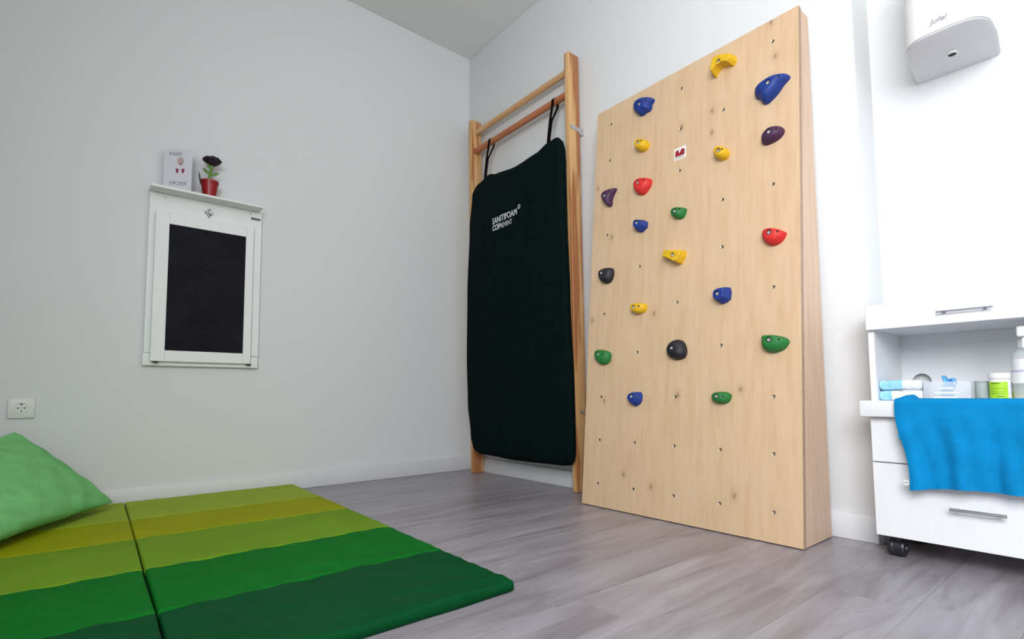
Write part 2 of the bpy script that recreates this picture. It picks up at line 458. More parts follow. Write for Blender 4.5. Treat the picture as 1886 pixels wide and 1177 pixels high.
for i, u in enumerate(US):
    for j, v in enumerate(VS):
        ring = []; out = []
        for q in range(NH):
            w = 2 * math.pi * (q + 0.5) / NH; cx, cy = math.cos(w), math.sin(w)
            ring.append((u + HR * cx, v + HR * cy))
        # sector corners hit the cell's four corners exactly
        rect = []
        u0, u1, v0, v1 = ub[i], ub[i + 1], vb[j], vb[j + 1]
        per = NH // 4
        for (pa, pb_) in (((u1, v0), (u1, v1)), ((u1, v1), (u0, v1)), ((u0, v1), (u0, v0)), ((u0, v0), (u1, v0))):
            for q in range(per): rect.append((pa[0] + (pb_[0] - pa[0]) * q / per, pa[1] + (pb_[1] - pa[1]) * q / per))
        ring = [(u + HR * math.cos(-math.pi / 4 + 2 * math.pi * q / NH), v + HR * math.sin(-math.pi / 4 + 2 * math.pi * q / NH)) for q in range(NH)]
        vs = [bp(*p) for p in rect] + [bp(*p) for p in ring] + [bp(p[0], p[1], -PT) for p in ring] + [bp(p[0], p[1], -PT) for p in rect]
        fs = []
        for q in range(NH):
            r = (q + 1) % NH
            fs += [(q, r, NH + r, NH + q), (NH + q, NH + r, 2 * NH + r, 2 * NH + q), (2 * NH + q, 2 * NH + r, 3 * NH + r, 3 * NH + q)]
        pb.add(vs, fs)
for (c0, c1) in (((0, 0), (BW, 0)), ((BW, 0), (BW, BL)), ((BW, BL), (0, BL)), ((0, BL), (0, 0))):
    pb.add([bp(*c0), bp(*c1), bp(c1[0], c1[1], -PT), bp(c0[0], c0[1], -PT)], [(0, 1, 2, 3)], 1)
panel = pb.build('front_panel', ['birch_ply', 'ply_edge'], cw, recalc=False)
# fix winding so every face looks outwards
bm = bmesh.new(); bm.from_mesh(panel.data); bmesh.ops.remove_doubles(bm, verts=bm.verts, dist=1e-5); bmesh.ops.recalc_face_normals(bm, faces=bm.faces); bm.to_mesh(panel.data); bm.free()
XB = -0.034
for yy, nm in ((-1.237 - BW + 0.0005, 'right'), (-1.237 - 0.0005 - 0.018, 'left')):
    pf = [bp(0, 0, -PT), bp(0, BL - 0.004, -PT)]
    poly = [(pf[0].x, 0.004), (XB, 0.004), (XB, pf[1].z - 0.002), (pf[1].x, pf[1].z)]
    y0 = yy; y1 = yy + 0.018
    B().add([(x, y0, z) for x, z in poly] + [(x, y1, z) for x, z in poly],
            [(0, 1, 2, 3), (7, 6, 5, 4)] + [(i, (i + 1) % 4, 4 + (i + 1) % 4, 4 + i) for i in range(4)]).build('side_panel', 'birch_side', cw)
B().box(-0.10, XB, -1.237 - BW + 0.019, -1.256, 1.72, 1.79).build('cross_batten', 'birch_side', cw)
B().box(-0.22, -0.20, -1.237 - BW + 0.019, -1.256, 0.02, 0.09).build('cross_batten', 'birch_side', cw)

def smooth_loop(pts, sub):
    n = len(pts); out = []
    for i in range(n):
        p0, p1, p2, p3 = (Vector(pts[(i + k) % n]) for k in (-1, 0, 1, 2))
        for k in range(sub):
            t_ = k / sub
            out.append(0.5 * ((2 * p1) + (p2 - p0) * t_ + (2 * p0 - 5 * p1 + 4 * p2 - p3) * t_ ** 2 + (3 * p1 - p0 - 3 * p2 + p3) * t_ ** 3))
    return out
HOLDS = [
 # col,row, style, height, material, label, outline
 (1, 9, 'dome', .040, 'blue', 'blue lobed climbing hold in the top row, towards the wall bars', [(0.2252,1.7612),(0.2274,1.7756),(0.2393,1.7855),(0.261,1.7876),(0.2869,1.7807),(0.3126,1.7678),(0.327,1.7564),(0.3282,1.7439),(0.3178,1.7338),(0.3166,1.7179),(0.3061,1.7077),(0.2892,1.7077),(0.2784,1.7036),(0.2612,1.7051),(0.2486,1.7183),(0.2305,1.738)]),
 (4, 8, 'dome', .044, 'blue', 'largest blue climbing hold, wing-shaped with a pointed tip', [(0.7677,1.5683),(0.7748,1.5806),(0.7939,1.5899),(0.8197,1.5957),(0.8476,1.5957),(0.8775,1.5864),(0.8882,1.5761),(0.8854,1.5655),(0.8665,1.5509),(0.8501,1.5317),(0.8307,1.5166),(0.8138,1.508),(0.8025,1.5095),(0.7939,1.5197),(0.7864,1.5356),(0.7724,1.5459)]),
 (4, 7, 'dome', .036, 'purple', 'purple oval climbing hold below the large blue wing', [(0.7927,1.3718),(0.7939,1.3866),(0.8052,1.4001),(0.8221,1.4082),(0.8414,1.4073),(0.8604,1.3992),(0.8684,1.3858),(0.8656,1.3721),(0.8521,1.3599),(0.8302,1.3539),(0.808,1.3537),(0.7955,1.3616)]),
 (1, 8, 'ball', .040, 'yellow', 'small round yellow hold between a blue and a red hold', [(0.2485,1.5706),(0.2532,1.5838),(0.2676,1.5893),(0.2891,1.5806),(0.3046,1.567),(0.3084,1.5508),(0.3006,1.5354),(0.2823,1.5314),(0.2608,1.5396),(0.2499,1.555)]),
 (3, 7, 'ball', .040, 'yellow', 'small round yellow hold beside the square sticker', [(0.6177,1.3929),(0.6215,1.4077),(0.6325,1.4119),(0.652,1.4036),(0.6661,1.3892),(0.6712,1.3726),(0.665,1.3603),(0.6492,1.3566),(0.6298,1.3644),(0.6212,1.3786)]),
 (3, 9, 'wedge', .044, 'yellow', 'yellow hooked hold just under the top edge of the board', [(0.6122,1.7752),(0.6222,1.78),(0.6454,1.7762),(0.6747,1.7636),(0.6951,1.7525),(0.6953,1.7307),(0.6846,1.7212),(0.6621,1.7331),(0.6458,1.737),(0.6326,1.7338),(0.6228,1.722),(0.6163,1.7085),(0.6075,1.7143),(0.6058,1.741),(0.609,1.7598)]),
 (1, 7, 'dome', .036, 'red', 'red teardrop hold below the round yellow hold', [(0.2417,1.3766),(0.243,1.3914),(0.2601,1.4046),(0.286,1.4072),(0.3119,1.3984),(0.3256,1.3878),(0.3254,1.368),(0.3134,1.3497),(0.2927,1.3341),(0.2755,1.335),(0.2578,1.345),(0.2467,1.3614)]),
 (0, 7, 'dome', .034, 'purple', 'purple crescent hold at the board edge next to wall bars', [(0.0599,1.387),(0.0612,1.4027),(0.0735,1.4149),(0.0979,1.4175),(0.1338,1.413),(0.1361,1.4028),(0.1236,1.3832),(0.1149,1.3622),(0.114,1.3388),(0.1017,1.333),(0.0887,1.3424),(0.0708,1.366)]),
 (2, 6, 'dome', .034, 'green', 'highest green hold, in the middle column', [(0.43,1.2066),(0.4335,1.2196),(0.4487,1.2257),(0.4676,1.223),(0.4901,1.2137),(0.4946,1.2089),(0.4919,1.1926),(0.4834,1.1779),(0.4686,1.1744),(0.4535,1.1792),(0.438,1.1925)]),
 (1, 6, 'facet', .034, 'blue', 'small faceted blue hold right below the red teardrop', [(0.2494,1.209),(0.2576,1.2254),(0.2793,1.2217),(0.3008,1.2137),(0.3112,1.2036),(0.3102,1.182),(0.2979,1.1743),(0.2854,1.1665),(0.2637,1.1735),(0.2501,1.1902)]),
 (4, 5, 'dome', .036, 'red', 'red rounded hold near the outer edge of the board', [(0.7954,1.0198),(0.7977,1.0371),(0.8108,1.0439),(0.8304,1.0413),(0.8523,1.0321),(0.8711,1.0186),(0.8727,1.0125),(0.8656,0.9969),(0.8494,0.9834),(0.8274,0.981),(0.8107,0.9907),(0.7994,1.0052)]),
 (2, 5, 'wedge', .042, 'yellow', 'yellow angular wedge hold in the middle column', [(0.4035,1.0253),(0.4081,1.0569),(0.4489,1.0443),(0.4972,1.0357),(0.494,1.013),(0.4799,0.9891),(0.4688,0.988),(0.4422,1.0069),(0.4191,1.02)]),
 (0, 5, 'dome', .034, 'black', 'black hold at the board edge, higher of the two black ones', [(0.0628,1.0154),(0.0668,1.034),(0.0859,1.0435),(0.1099,1.045),(0.1291,1.0397),(0.1372,1.0245),(0.1356,0.9983),(0.1224,0.978),(0.0988,0.9737),(0.074,0.9864)]),
 (3, 4, 'facet', .036, 'blue', 'faceted blue hold between the red and the large green hold', [(0.6207,0.8349),(0.6237,0.855),(0.6398,0.8642),(0.6621,0.8643),(0.6778,0.8598),(0.6817,0.8439),(0.6794,0.8169),(0.6657,0.8079),(0.65,0.8028),(0.6306,0.8148),(0.6221,0.8222)]),
 (1, 4, 'ball', .036, 'yellow', 'lowest yellow hold, small and oval', [(0.2496,0.8408),(0.256,0.8542),(0.2788,0.8581),(0.3124,0.8513),(0.3193,0.842),(0.3149,0.8251),(0.3012,0.815),(0.2804,0.8134),(0.2588,0.8232)]),
 (4, 3, 'dome', .038, 'green', 'largest green hold, near the outer edge of the board', [(0.7935,0.6568),(0.7952,0.6709),(0.8047,0.6734),(0.8347,0.6712),(0.8665,0.6617),(0.8794,0.6496),(0.8778,0.6388),(0.8663,0.6233),(0.8452,0.6138),(0.821,0.6126),(0.8046,0.6221),(0.7952,0.6369)]),
 (2, 3, 'dome', .036, 'black', 'large black hold, lower of the two black ones', [(0.426,0.6449),(0.4315,0.6675),(0.446,0.6827),(0.4679,0.6887),(0.4898,0.681),(0.5023,0.6621),(0.507,0.6394),(0.5017,0.6207),(0.4841,0.6102),(0.4587,0.6104),(0.4363,0.6214)]),
 (0, 3, 'dome', .034, 'green', 'green hold at the board edge next to wall bars', [(0.0543,0.6514),(0.0573,0.6699),(0.0744,0.6769),(0.1032,0.6726),(0.1318,0.6612),(0.139,0.6462),(0.1335,0.6247),(0.1156,0.6096),(0.0969,0.6068),(0.0773,0.6166),(0.0601,0.6324)]),
 (1, 2, 'facet', .034, 'blue', 'lowest blue hold, small and faceted', [(0.2452,0.4603),(0.2534,0.4784),(0.2735,0.4876),(0.2997,0.4867),(0.307,0.4746),(0.3068,0.4533),(0.297,0.437),(0.28,0.4282),(0.2603,0.4366),(0.2483,0.4494)]),
 (3, 2, 'dome', .034, 'green', 'lowest green hold, small and oval', [(0.6158,0.4643),(0.6203,0.4781),(0.637,0.4843),(0.6633,0.4841),(0.6815,0.4766),(0.6841,0.4674),(0.6765,0.449),(0.6572,0.4415),(0.6374,0.4425),(0.6227,0.4505)]),
]
held = set()
for (ci, ri, style, hh, colr, lab, poly) in HOLDS:
    held.add((ci, ri))
    c = Vector((US[ci], VS[ri]))
    o2 = smooth_loop(poly, 4) if style in ('dome', 'ball') else [Vector(p) for p in poly]
    if style in ('wedge', 'facet'):                     # keep the corners, a few points along each side
        q = []
        for i in range(len(o2)):
            for k in range(3): q.append(o2[i].lerp(o2[(i + 1) % len(o2)], k / 3))
        o2 = q
    n = len(o2)
    ctr = sum(o2, Vector((0, 0))) / n
    if style == 'dome': prof = [(1.0, 0.0), (0.985, .18), (0.94, .40), (0.85, .62), (0.72, .80), (0.56, .92), (0.40, .985)]
    elif style == 'ball': prof = [(1.0, 0.0), (1.0, .30), (0.96, .52), (0.86, .75), (0.70, .92), (0.52, 1.0)]
    elif style == 'facet': prof = [(1.0, 0.0), (0.97, .35), (0.66, .96), (0.60, 1.0)]
    else: prof = [(1.0, 0.0), (0.96, .55), (0.84, .97), (0.78, 1.0)]
    rb = 0.0098
    vs = []; fs = []
    rings = 0
    for (a_, h_) in prof:
        w = max(0.0, (0.75 - a_) / 0.75) ** 1.5
        cc = ctr.lerp(c, min(1, (1 - a_) * 1.5))
        for p in o2:
            q = cc + (p - ctr) * a_
            dirv = (p - ctr)
            tilt = 0.22 * (-(q.y - c.y)) / 0.04 * hh * h_ * (0.5 if style != 'ball' else 0.2)    # bulges a little more below the bolt
            vs.append(bp(q.x, q.y, hh * h_ + max(-0.006, min(0.006, tilt)) * (1 - w)))
        rings += 1
    for (rr, dz) in ((rb * 1.25, hh * 0.99), (rb, hh * 0.985), (rb, hh - 0.010)):
        # order the circle like the outline
        for p in o2:
            d_ = (p - ctr); d_ = d_ / max(d_.length, 1e-6)
            vs.append(bp(c.x + d_.x * rr, c.y + d_.y * rr, dz))
        rings += 1
    for k in range(rings - 1):
        for i in range(n):
            j = (i + 1) % n; fs.append((k * n + i, k * n + j, (k + 1) * n + j, (k + 1) * n + i))
    fs.append(tuple((rings - 1) * n + i for i in range(n))); fs.append(tuple(reversed(range(n))))
    # small screw dimple towards the far end
    far = max(o2, key=lambda p: p.x - 0.4 * abs(p.y - c.y))
    ho = B().add(vs, fs).build('climbing_hold', 'hold_' + colr, cw, smooth=(60 if style in ('dome', 'ball') else 22), label=lab)
    B().lathe([(0.0078, 0), (0.0078, .0045), (0.0066, .0062), (0.0040, .0062), (0.0036, .0025)], bp(c.x, c.y, hh - 0.010), EN, 14, caps=True).build('bolt', 'steel', ho, smooth=35)
    s2 = c.lerp(far, 0.62)
    B().lathe([(0.0030, 0), (0.0030, 0.004)], bp(s2.x, s2.y, hh * (0.84 if style != 'ball' else 0.93)), EN, 10).build('set_screw', 'dark_hole', ho, smooth=35)
ins = None
for i, u in enumerate(US):
    for j, v in enumerate(VS):
        if (i, j) in held: continue
        loc = bp(u, v)
        if ins is None:
            b = B(); prof = [(0.0062, -0.0008), (0.0044, -0.0020), (0.0038, -0.013), (0.0062, -0.013)]
            b.lathe(prof, loc, EN, 12, caps=False); 
            b.lathe([(0.0036, -0.0128), (0.0036, -0.0125)], loc, EN, 12)
            o = b.build('threaded_insert', 'insert_metal', panel, smooth=35); ins = (o, loc)
            tag(o, 'small metal threaded insert sunk in the plywood')
        else:
            o = ins[0].copy(); COL.objects.link(o); o.parent = panel; o.location = ins[0].location + (loc - ins[1])
B().lathe([(0.0036, 0), (0.0036, 0.0006)], bp(0.035, 1.145), EN, 12).build('screw', 'insert_metal', panel, smooth=35)
# square sticker with red emblem
st = B().prism([(0.431, 1.433), (0.486, 1.433), (0.486, 1.484), (0.431, 1.484)], P0 + EN * 0.0002, EU, EV, 0.0004 if EU.cross(EV).dot(EN) > 0 else -0.0004).build('sticker', 'sticker_white', cw, label='square white sticker with a dark red emblem')
def arc(cx, cy, r, a0, a1, n): return [(cx + r * math.cos(math.radians(a0 + (a1 - a0) * i / n)), cy + r * math.sin(math.radians(a0 + (a1 - a0) * i / n))) for i in range(n + 1)]
sg = 1 if EU.cross(EV).dot(EN) > 0 else -1
lg = [(0.4365, 1.4475), (0.4790, 1.4475)] + [(0.4790, 1.463)] + arc(0.4695, 1.4655, 0.0095, 0, 180, 10) + arc(0.4555, 1.4640, 0.0032, 0, -180, 6) + [(0.4520, 1.4745)] + arc(0.4455, 1.4660, 0.0090, 90, 180, 6)
B().prism(lg, P0 + EN * 0.0007, EU, EV, sg * 0.0003).build('emblem', 'logo_red', st)
for k in range(9):
    u0 = 0.437 + k * 0.0046
    B().prism([(u0, 1.4395 + 0.0008 * (k % 2)), (u0 + 0.0034, 1.4395), (u0 + 0.0034, 1.4440), (u0, 1.4440 - 0.0007 * (k % 3))], P0 + EN * 0.0007, EU, EV, sg * 0.0003).build('lettering', 'ink_grey', st)

# ------------------------------------------------------------------ wall bars (racked by about half a degree)
RK = 0.0097
def rk(p): return Vector((p[0], p[1] + RK * p[2], p[2]))
wb = thing('wall_bars', 'tall wooden wall bars standing in the corner of the room', 'wall bars', (-0.055, -0.6, 0))
ZB = 2.272
def post(y0, y1):
    b = B().box(-0.092, -0.0135, y0, y1, 0, ZB, 0.006, 3, fn=rk)
    return b.build('post', 'pine', wb, smooth=40)
pR = post(-1.050, -1.016); pL = post(-0.178, -0.140)
def rung(z, mat, x=-0.052, r=0.0175):
    b = B(); b.lathe([(r * 0.8, -0.004), (r, 0), (r, 0.846), (r * 0.8, 0.850)], rk((x, -1.020, z)), (0, 1, 0.0), 18)
    return b.build('rung', mat, wb, smooth=40)
rung(2.192, 'rung_wood'); rung(2.062, 'rung_wood_red', -0.062, 0.019)
zr = 1.70
while zr > 0.2:
    rung(zr, 'rung_wood'); zr -= 0.205
def bracket(z, k=1.0):
    y = -1.0505 + RK * z
    b = B()
    poly = [(px, z + pz * k) for px, pz in ((-0.088, 0.012), (-0.080, 0.016), (-0.018, 0.008), (-0.003, 0.010), (-0.003, -0.026), (-0.018, -0.024), (-0.030, -0.012), (-0.080, -0.008), (-0.088, -0.003))]
    if k < 1: poly = [(max(px, -0.062), pz) for px, pz in poly]
    b.prism(poly, (0, y, 0), (1, 0, 0), (0, 0, 1), 0.003)
    b.box(-0.006, -0.001, y - 0.014, y, z - 0.026 * k, z + 0.010 * k, 0.001, 1)
    o = b.build('bracket', 'steel', wb, smooth=35, label='steel angle bracket screwed to the post')
    for (sx, sz) in (((-0.078, 0.004), (-0.046, -0.001)) if k == 1 else ((-0.050, 0.000),)):
        B().lathe([(0.0048, 0), (0.0040, 0.0022), (0.0015, 0.0028)], (sx, y - 0.003, z + sz), (0, -1, 0), 12).build('screw', 'chrome', o, smooth=40)
bracket(1.862)
bracket(0.392, 0.6)

# ------------------------------------------------------------------ dark foam mat hanging from the wall bars
hm = thing('hanging_mat', 'dark green-black foam mat hanging by straps from wall bars', 'mat', (-0.125, -0.6, 0.13))
def lerp_tab(tab, t_):
    for (a0, b0), (a1, b1) in zip(tab, tab[1:]):
        if t_ <= a1:
            q = (t_ - a0) / (a1 - a0); q = q * q * (3 - 2 * q); return b0 + (b1 - b0) * q
    return tab[-1][1]
L_T = [(0, -0.232), (0.06, -0.205), (0.18, -0.174), (0.35, -0.163), (0.6, -0.170), (0.85, -0.195), (0.97, -0.222), (1, -0.250)]
R_T = [(0, -1.058), (0.04, -1.066), (0.2, -1.062), (0.5, -1.042), (0.8, -1.024), (0.96, -1.021), (1, -1.012)]
T_S = [(0, 1.755), (0.06, 1.790), (0.20, 1.812), (0.27, 1.795), (0.5, 1.775), (0.75, 1.788), (0.87, 1.812), (0.95, 1.815), (1, 1.782)]
B_S = [(0, 0.150), (0.10, 0.130), (0.5, 0.122), (0.9, 0.128), (0.97, 0.134), (1, 0.150)]
def hm_mid(s_, t_):
    y = lerp_tab(L_T, t_) * (1 - s_) + lerp_tab(R_T, t_) * s_
    z = lerp_tab(B_S, s_) * (1 - t_) + lerp_tab(T_S, s_) * t_
    w = 0.0028 * math.sin(26 * (s_ * 0.8 + t_ * 0.9)) * math.exp(-((t_ - 0.90) / 0.13) ** 2) * math.exp(-((s_ - 0.45) / 0.3) ** 2)
    return (-0.1235 - w - 0.004 * math.sin(math.pi * s_) * math.sin(math.pi * t_), y, z), (-1, 0, 0)
def hm_half(s_, t_): return 0.026 * rnd_edge(s_, 0.035) * rnd_edge(t_, 0.022)
hmo = B().slab(hm_mid, hm_half, 46, 70).build('mat_body', 'foam_cover', hm, smooth=180)
def ribbon(name, pts, w, th, mat, parent, fn=None):
    b = B(); pts = [Vector(p) for p in pts]; vs = []
    for k, p in enumerate(pts):
        d = (pts[min(k + 1, len(pts) - 1)] - pts[max(k - 1, 0)]).normalized()
        side = Vector((0, 1, 0)); nn = d.cross(side)
        nn = nn.normalized() if nn.length > 1e-4 else Vector((1, 0, 0))
        wk = w[k] if isinstance(w, (list, tuple)) else w
        for (a_, c_) in ((-1, -1), (1, -1), (1, 1), (-1, 1)): vs.append(p + side * (a_ * wk / 2) + nn * (c_ * th / 2))
    fs = [(0, 1, 2, 3)] + [(4 * k + i, 4 * k + (i + 1) % 4, 4 * k + 4 + (i + 1) % 4, 4 * k + 4 + i) for k in range(len(pts) - 1) for i in range(4)]
    m = 4 * (len(pts) - 1); fs.append((m + 3, m + 2, m + 1, m))
    return b.add(vs, fs).build(name, mat, parent, smooth=40)
for (ym, yr, zt) in ((-0.345, -0.330, 1.806), (-0.905, -0.898, 1.806)):
    cx, cz, rr = -0.062, 2.062, 0.0205
    pts = [(-0.128, ym, zt - 0.02), (-0.124, ym, zt + 0.03), (-0.106, ym + (yr - ym) * 0.6, zt + 0.13), (cx - rr - 0.003, yr, cz - 0.03)]
    for q in range(9):
        w = math.radians(190 - 210 * q / 8); pts.append((cx + rr * math.cos(w), yr, cz + rr * math.sin(w)))
    pts += [(cx + 0.006, yr - 0.008, cz - 0.04), (-0.100, ym + (yr - ym) * 0.6 - 0.004, zt + 0.13), (-0.120, ym - 0.003, zt + 0.03), (-0.124, ym - 0.002, zt - 0.02)]
    ribbon('strap', pts, 0.019, 0.0022, 'strap_black', hm)
xt = -0.1560
TE, TU = Vector((0, -1, 0)), Vector((0, 0.0, 1))
TN, TM = TE * 0.765, TE * 0.72
text_mesh('lettering', 'SANITIFOAM', 'print_white', hmo, (xt, -0.456, 1.480), TN, TU, 0.0515, 0.0, 0.0, 0.0006)
text_mesh('lettering', '\u00ae', 'print_white', hmo, (xt, -0.690, 1.508), TN, TU, 0.032, 0.0, 0.0, 0.0012)
text_mesh('lettering', 'COF', 'print_white', hmo, (xt, -0.458, 1.440), TM, TU, 0.046, 0.0, 0.0, 0.0011)
text_mesh('lettering', 'PREVENT', 'print_white', hmo, (xt, -0.520, 1.440), TM, TU, 0.0400, 0.0, 0.0, 0.0)

# ------------------------------------------------------------------ wall desk with chalkboard and its shelf
cb = thing('wall_desk', 'white folding wall desk with black chalkboard and small top shelf', 'wall desk', (-1.54, 0, 0.62))
B().box(-1.777, -1.304, -0.021, -0.0005, 0.680, 1.4150, 0.0015, 1).build('back_board', 'desk_white', cb, smooth=40)
B().box(-1.779, -1.306, -0.024, -0.0005, 0.622, 0.6785, 0.0015, 1).build('lower_rail', 'desk_white', cb, smooth=40)
B().box(-1.781, -1.316, -0.100, -0.0005, 1.4155, 1.4265, 0.0015, 1).build('shelf', 'desk_white', cb, smooth=40)
fr = B()
fx0, fx1, fz0, fz1 = -1.753, -1.345, 0.641, 1.323
sx0, sx1, sz0, sz1 = -1.700, -1.380, 0.691, 1.272
B().box(fx0, sx0, -0.046, -0.0245, fz0, fz1, 0.0012, 1).build('frame_stile', 'desk_white', cb, smooth=40)
B().box(sx1, fx1, -0.046, -0.0245, fz0, fz1, 0.0012, 1).build('frame_stile', 'desk_white', cb, smooth=40)
B().box(sx0, sx1, -0.046, -0.0245, sz1, fz1, 0.0012, 1).build('frame_rail', 'desk_white', cb, smooth=40)
B().box(sx0, sx1, -0.046, -0.0245, fz0, sz0, 0.0012, 1).build('frame_rail', 'desk_white', cb, smooth=40)
B().box(sx0, sx1, -0.0425, -0.0245, sz0, sz1).build('chalkboard', 'slate', cb, label='black chalkboard surface')
for x in (-1.732, -1.351):
    B().box(x - 0.010, x + 0.010, -0.045, -0.027, 0.634, 0.6408, 0.001, 1).build('rubber_foot', 'rubber_black', cb)
for (x, z) in ((-1.719, 1.397), (-1.359, 1.400)):
    B().lathe([(0.0052, 0), (0.0045, 0.0016), (0.002, 0.002)], (x, -0.021, z), (0, -1, 0), 14).build('screw', 'insert_metal', cb, smooth=40)
# emblem: ring of strokes around an S
em = B()
ex, ez, ey = -1.5405, 1.3625, -0.0218
def stroke(pts, r=0.0013): em.tube([(ex + u, ey, ez + v) for u, v in pts], r, 6)
stroke([(0.010, 0.013), (0.002, 0.017), (-0.006, 0.013), (-0.004, 0.005), (0.006, -0.002), (0.008, -0.010), (0.0, -0.015), (-0.009, -0.011)], 0.0018)
stroke([(-0.017, 0.002), (-0.010, -0.003), (0.0, -0.006), (0.010, -0.007), (0.017, -0.003)], 0.0016)
stroke([(-0.013, 0.011), (-0.016, 0.004), (-0.014, -0.006)]); stroke([(0.014, 0.008), (0.017, 0.001)])
stroke([(-0.005, -0.019), (0.001, -0.021), (0.008, -0.018)]); stroke([(-0.002, 0.022), (0.004, 0.021)])
em.build('emblem', 'ink', cb, smooth=40)
B().box(-1.355, -1.311, -0.0216, -0.0208, 1.3715, 1.3835).build('label_sticker', 'ink_grey', cb)
for k in range(5):
    x = -1.352 + k * 0.0085
    B().box(x, x + 0.0045, -0.0220, -0.0215, 1.374, 1.381).build('label_print', 'ink', cb)

# greeting card standing on the shelf
ZS = 1.4268
gc = thing('greeting_card', 'pale folded greeting card with drawn figure, standing on the shelf', 'card', (-1.66, -0.05, ZS))
ca = math.radians(33)
def card_pt(u, v, d=0.0, ang=ca, lean=0.10):
    return Vector((-1.730 + u * math.cos(ang) - d * math.sin(ang), -0.034 - u * math.sin(ang) - d * math.cos(ang) + v * lean * 0.1, ZS + v))
cw_, ch_ = 0.122, 0.196
def card_panel(name, d0, d1, y_shift=0.0, spread=0.0):
    vs = []
    for d in (d0, d1):
        for (u, v) in ((0, 0), (cw_, 0), (cw_, ch_), (0, ch_)):
            p = card_pt(u, v, d); p.y += y_shift + spread * u; vs.append(p)
    return B().add(vs, [(0, 1, 2, 3), (7, 6, 5, 4), (0, 4, 5, 1), (1, 5, 6, 2), (2, 6, 7, 3), (3, 7, 4, 0)]).build(name, 'card_paper', gc)
cf = card_panel('front_leaf', 0, 0.0006)
card_panel('back_leaf', -0.0016, -0.0010, 0.0, 0.52)
e1 = (card_pt(1, 0) - card_pt(0, 0)).normalized(); e2 = (card_pt(0, 1) - card_pt(0, 0)).normalized()
o0 = card_pt(0, 0, 0.0010)
text_mesh('lettering', 'PAEK', 'ink_grey', cf, o0 + e1 * 0.020 + e2 * 0.164, e1, e2, 0.025, 0, 0.15, 0.0002)
text_mesh('lettering', 'YPOEK', 'ink_grey', cf, o0 + e1 * 0.022 + e2 * 0.024, e1, e2, 0.026, 0, 0.15, 0.0002)
def flat(name, poly, mat, par): return B().prism(poly, o0, e1, e2, 0.0002).build(name, mat, par)
flat('print_figure', [(0.072 + 0.014 * math.cos(q / 20 * 2 * math.pi), 0.138 + 0.019 * math.sin(q / 20 * 2 * math.pi)) for q in range(20)], 'print_pink', cf)
flat('print_figure', [(0.068, 0.122), (0.075, 0.122), (0.075, 0.127), (0.068, 0.127)], 'print_red', cf)
for u0 in (0.052, 0.077):
    flat('print_figure', [(u0 + 0.002, 0.083), (u0 + 0.011, 0.083), (u0 + 0.013, 0.103), (u0, 0.103)], 'print_red', cf)

# potted dark rose on the shelf
pot = thing('potted_rose', 'dark artificial rose in small red pot on the shelf', 'flower pot', (-1.548, -0.058, ZS))
pc = (-1.548, -0.058, ZS)
po = B().lathe([(0.024, 0), (0.027, 0.002), (0.0365, 0.066), (0.0385, 0.067), (0.0395, 0.078), (0.0375, 0.079), (0.035, 0.068)], pc, 'z', 28, caps=False).lathe([(0.0268, 0.0005), (0.0268, 0.003)], pc, 'z', 28)
po.build('pot', 'pot_red', pot, smooth=35)
B().lathe([(0.0360, 0.060), (0.034, 0.068), (0.012, 0.071)], pc, 'z', 20).build('soil', 'soil', pot, smooth=40)
sx = pc[0]; sy = pc[1]
B().tube([(sx - 0.002, sy, ZS + 0.06), (sx - 0.001, sy - 0.002, ZS + 0.10), (sx + 0.003, sy - 0.003, ZS + 0.135), (sx + 0.006, sy - 0.003, ZS + 0.155)], [0.0085, 0.0070, 0.0065, 0.008], 10).build('stem', 'leaf_green', pot, smooth=60)
def leaf(name, base, tip, wid, curl, mat):
    base, tip = Vector(base), Vector(tip); ax = tip - base; side = ax.cross(Vector((0, 1, 0.2))).normalized(); up = side.cross(ax).normalized()
    def mid(s_, t_):
        w_ = wid * math.sin(math.pi * min(0.98, 0.04 + 0.94 * t_)) ** 0.8
        return base + ax * t_ + side * ((s_ - 0.5) * w_) + up * (curl * math.sin(math.pi * t_) - 0.3 * wid * (s_ - 0.5) ** 2), up
    B().slab(mid, lambda a_, c_: 0.0005, 6, 10).build(name, mat, pot, smooth=180)
leaf('leaf', (sx, sy - 0.002, ZS + 0.112), (sx - 0.032, sy - 0.012, ZS + 0.132), 0.016, 0.004, 'leaf_green')
leaf('leaf', (sx + 0.002, sy - 0.002, ZS + 0.108), (sx + 0.036, sy - 0.012, ZS + 0.124), 0.015, 0.004, 'leaf_green')
leaf('leaf', (sx + 0.004, sy - 0.002, ZS + 0.140), (sx - 0.014, sy - 0.016, ZS + 0.158), 0.014, 0.003, 'leaf_green')
leaf('leaf', (sx - 0.036, sy + 0.004, ZS + 0.055), (sx - 0.045, sy + 0.004, ZS + 0.118), 0.008, 0.002, 'leaf_dark')
fc = Vector((sx + 0.007, sy - 0.004, ZS + 0.155))
for k in range(13):                                 # overlapping petals in three whorls
    ring = 0 if k < 3 else (1 if k < 7 else 2)
    aa = k * 2.399; rr = (0.012, 0.022, 0.033)[ring]; hh = (0.044, 0.040, 0.030)[ring]
    d = Vector((math.cos(aa), math.sin(aa), 0)); sd = Vector((-d.y, d.x, 0))
    def mid(s_, t_, d=d, sd=sd, rr=rr, hh=hh):
        a_ = (s_ - 0.5) * 1.9
        r_ = rr * (0.25 + 0.75 * math.sin(t_ * 1.5)) + (0.008 * t_ ** 3)
        p = fc + (d * math.cos(a_) + sd * math.sin(a_)) * r_ + Vector((0, 0, hh * t_ - 0.006 * (2 * s_ - 1) ** 2 * t_))
        return p, (d * math.cos(a_) + sd * math.sin(a_))
    B().slab(mid, lambda a_, c_: 0.0008, 8, 8).build('petal', 'petal_dark', pot, smooth=180)

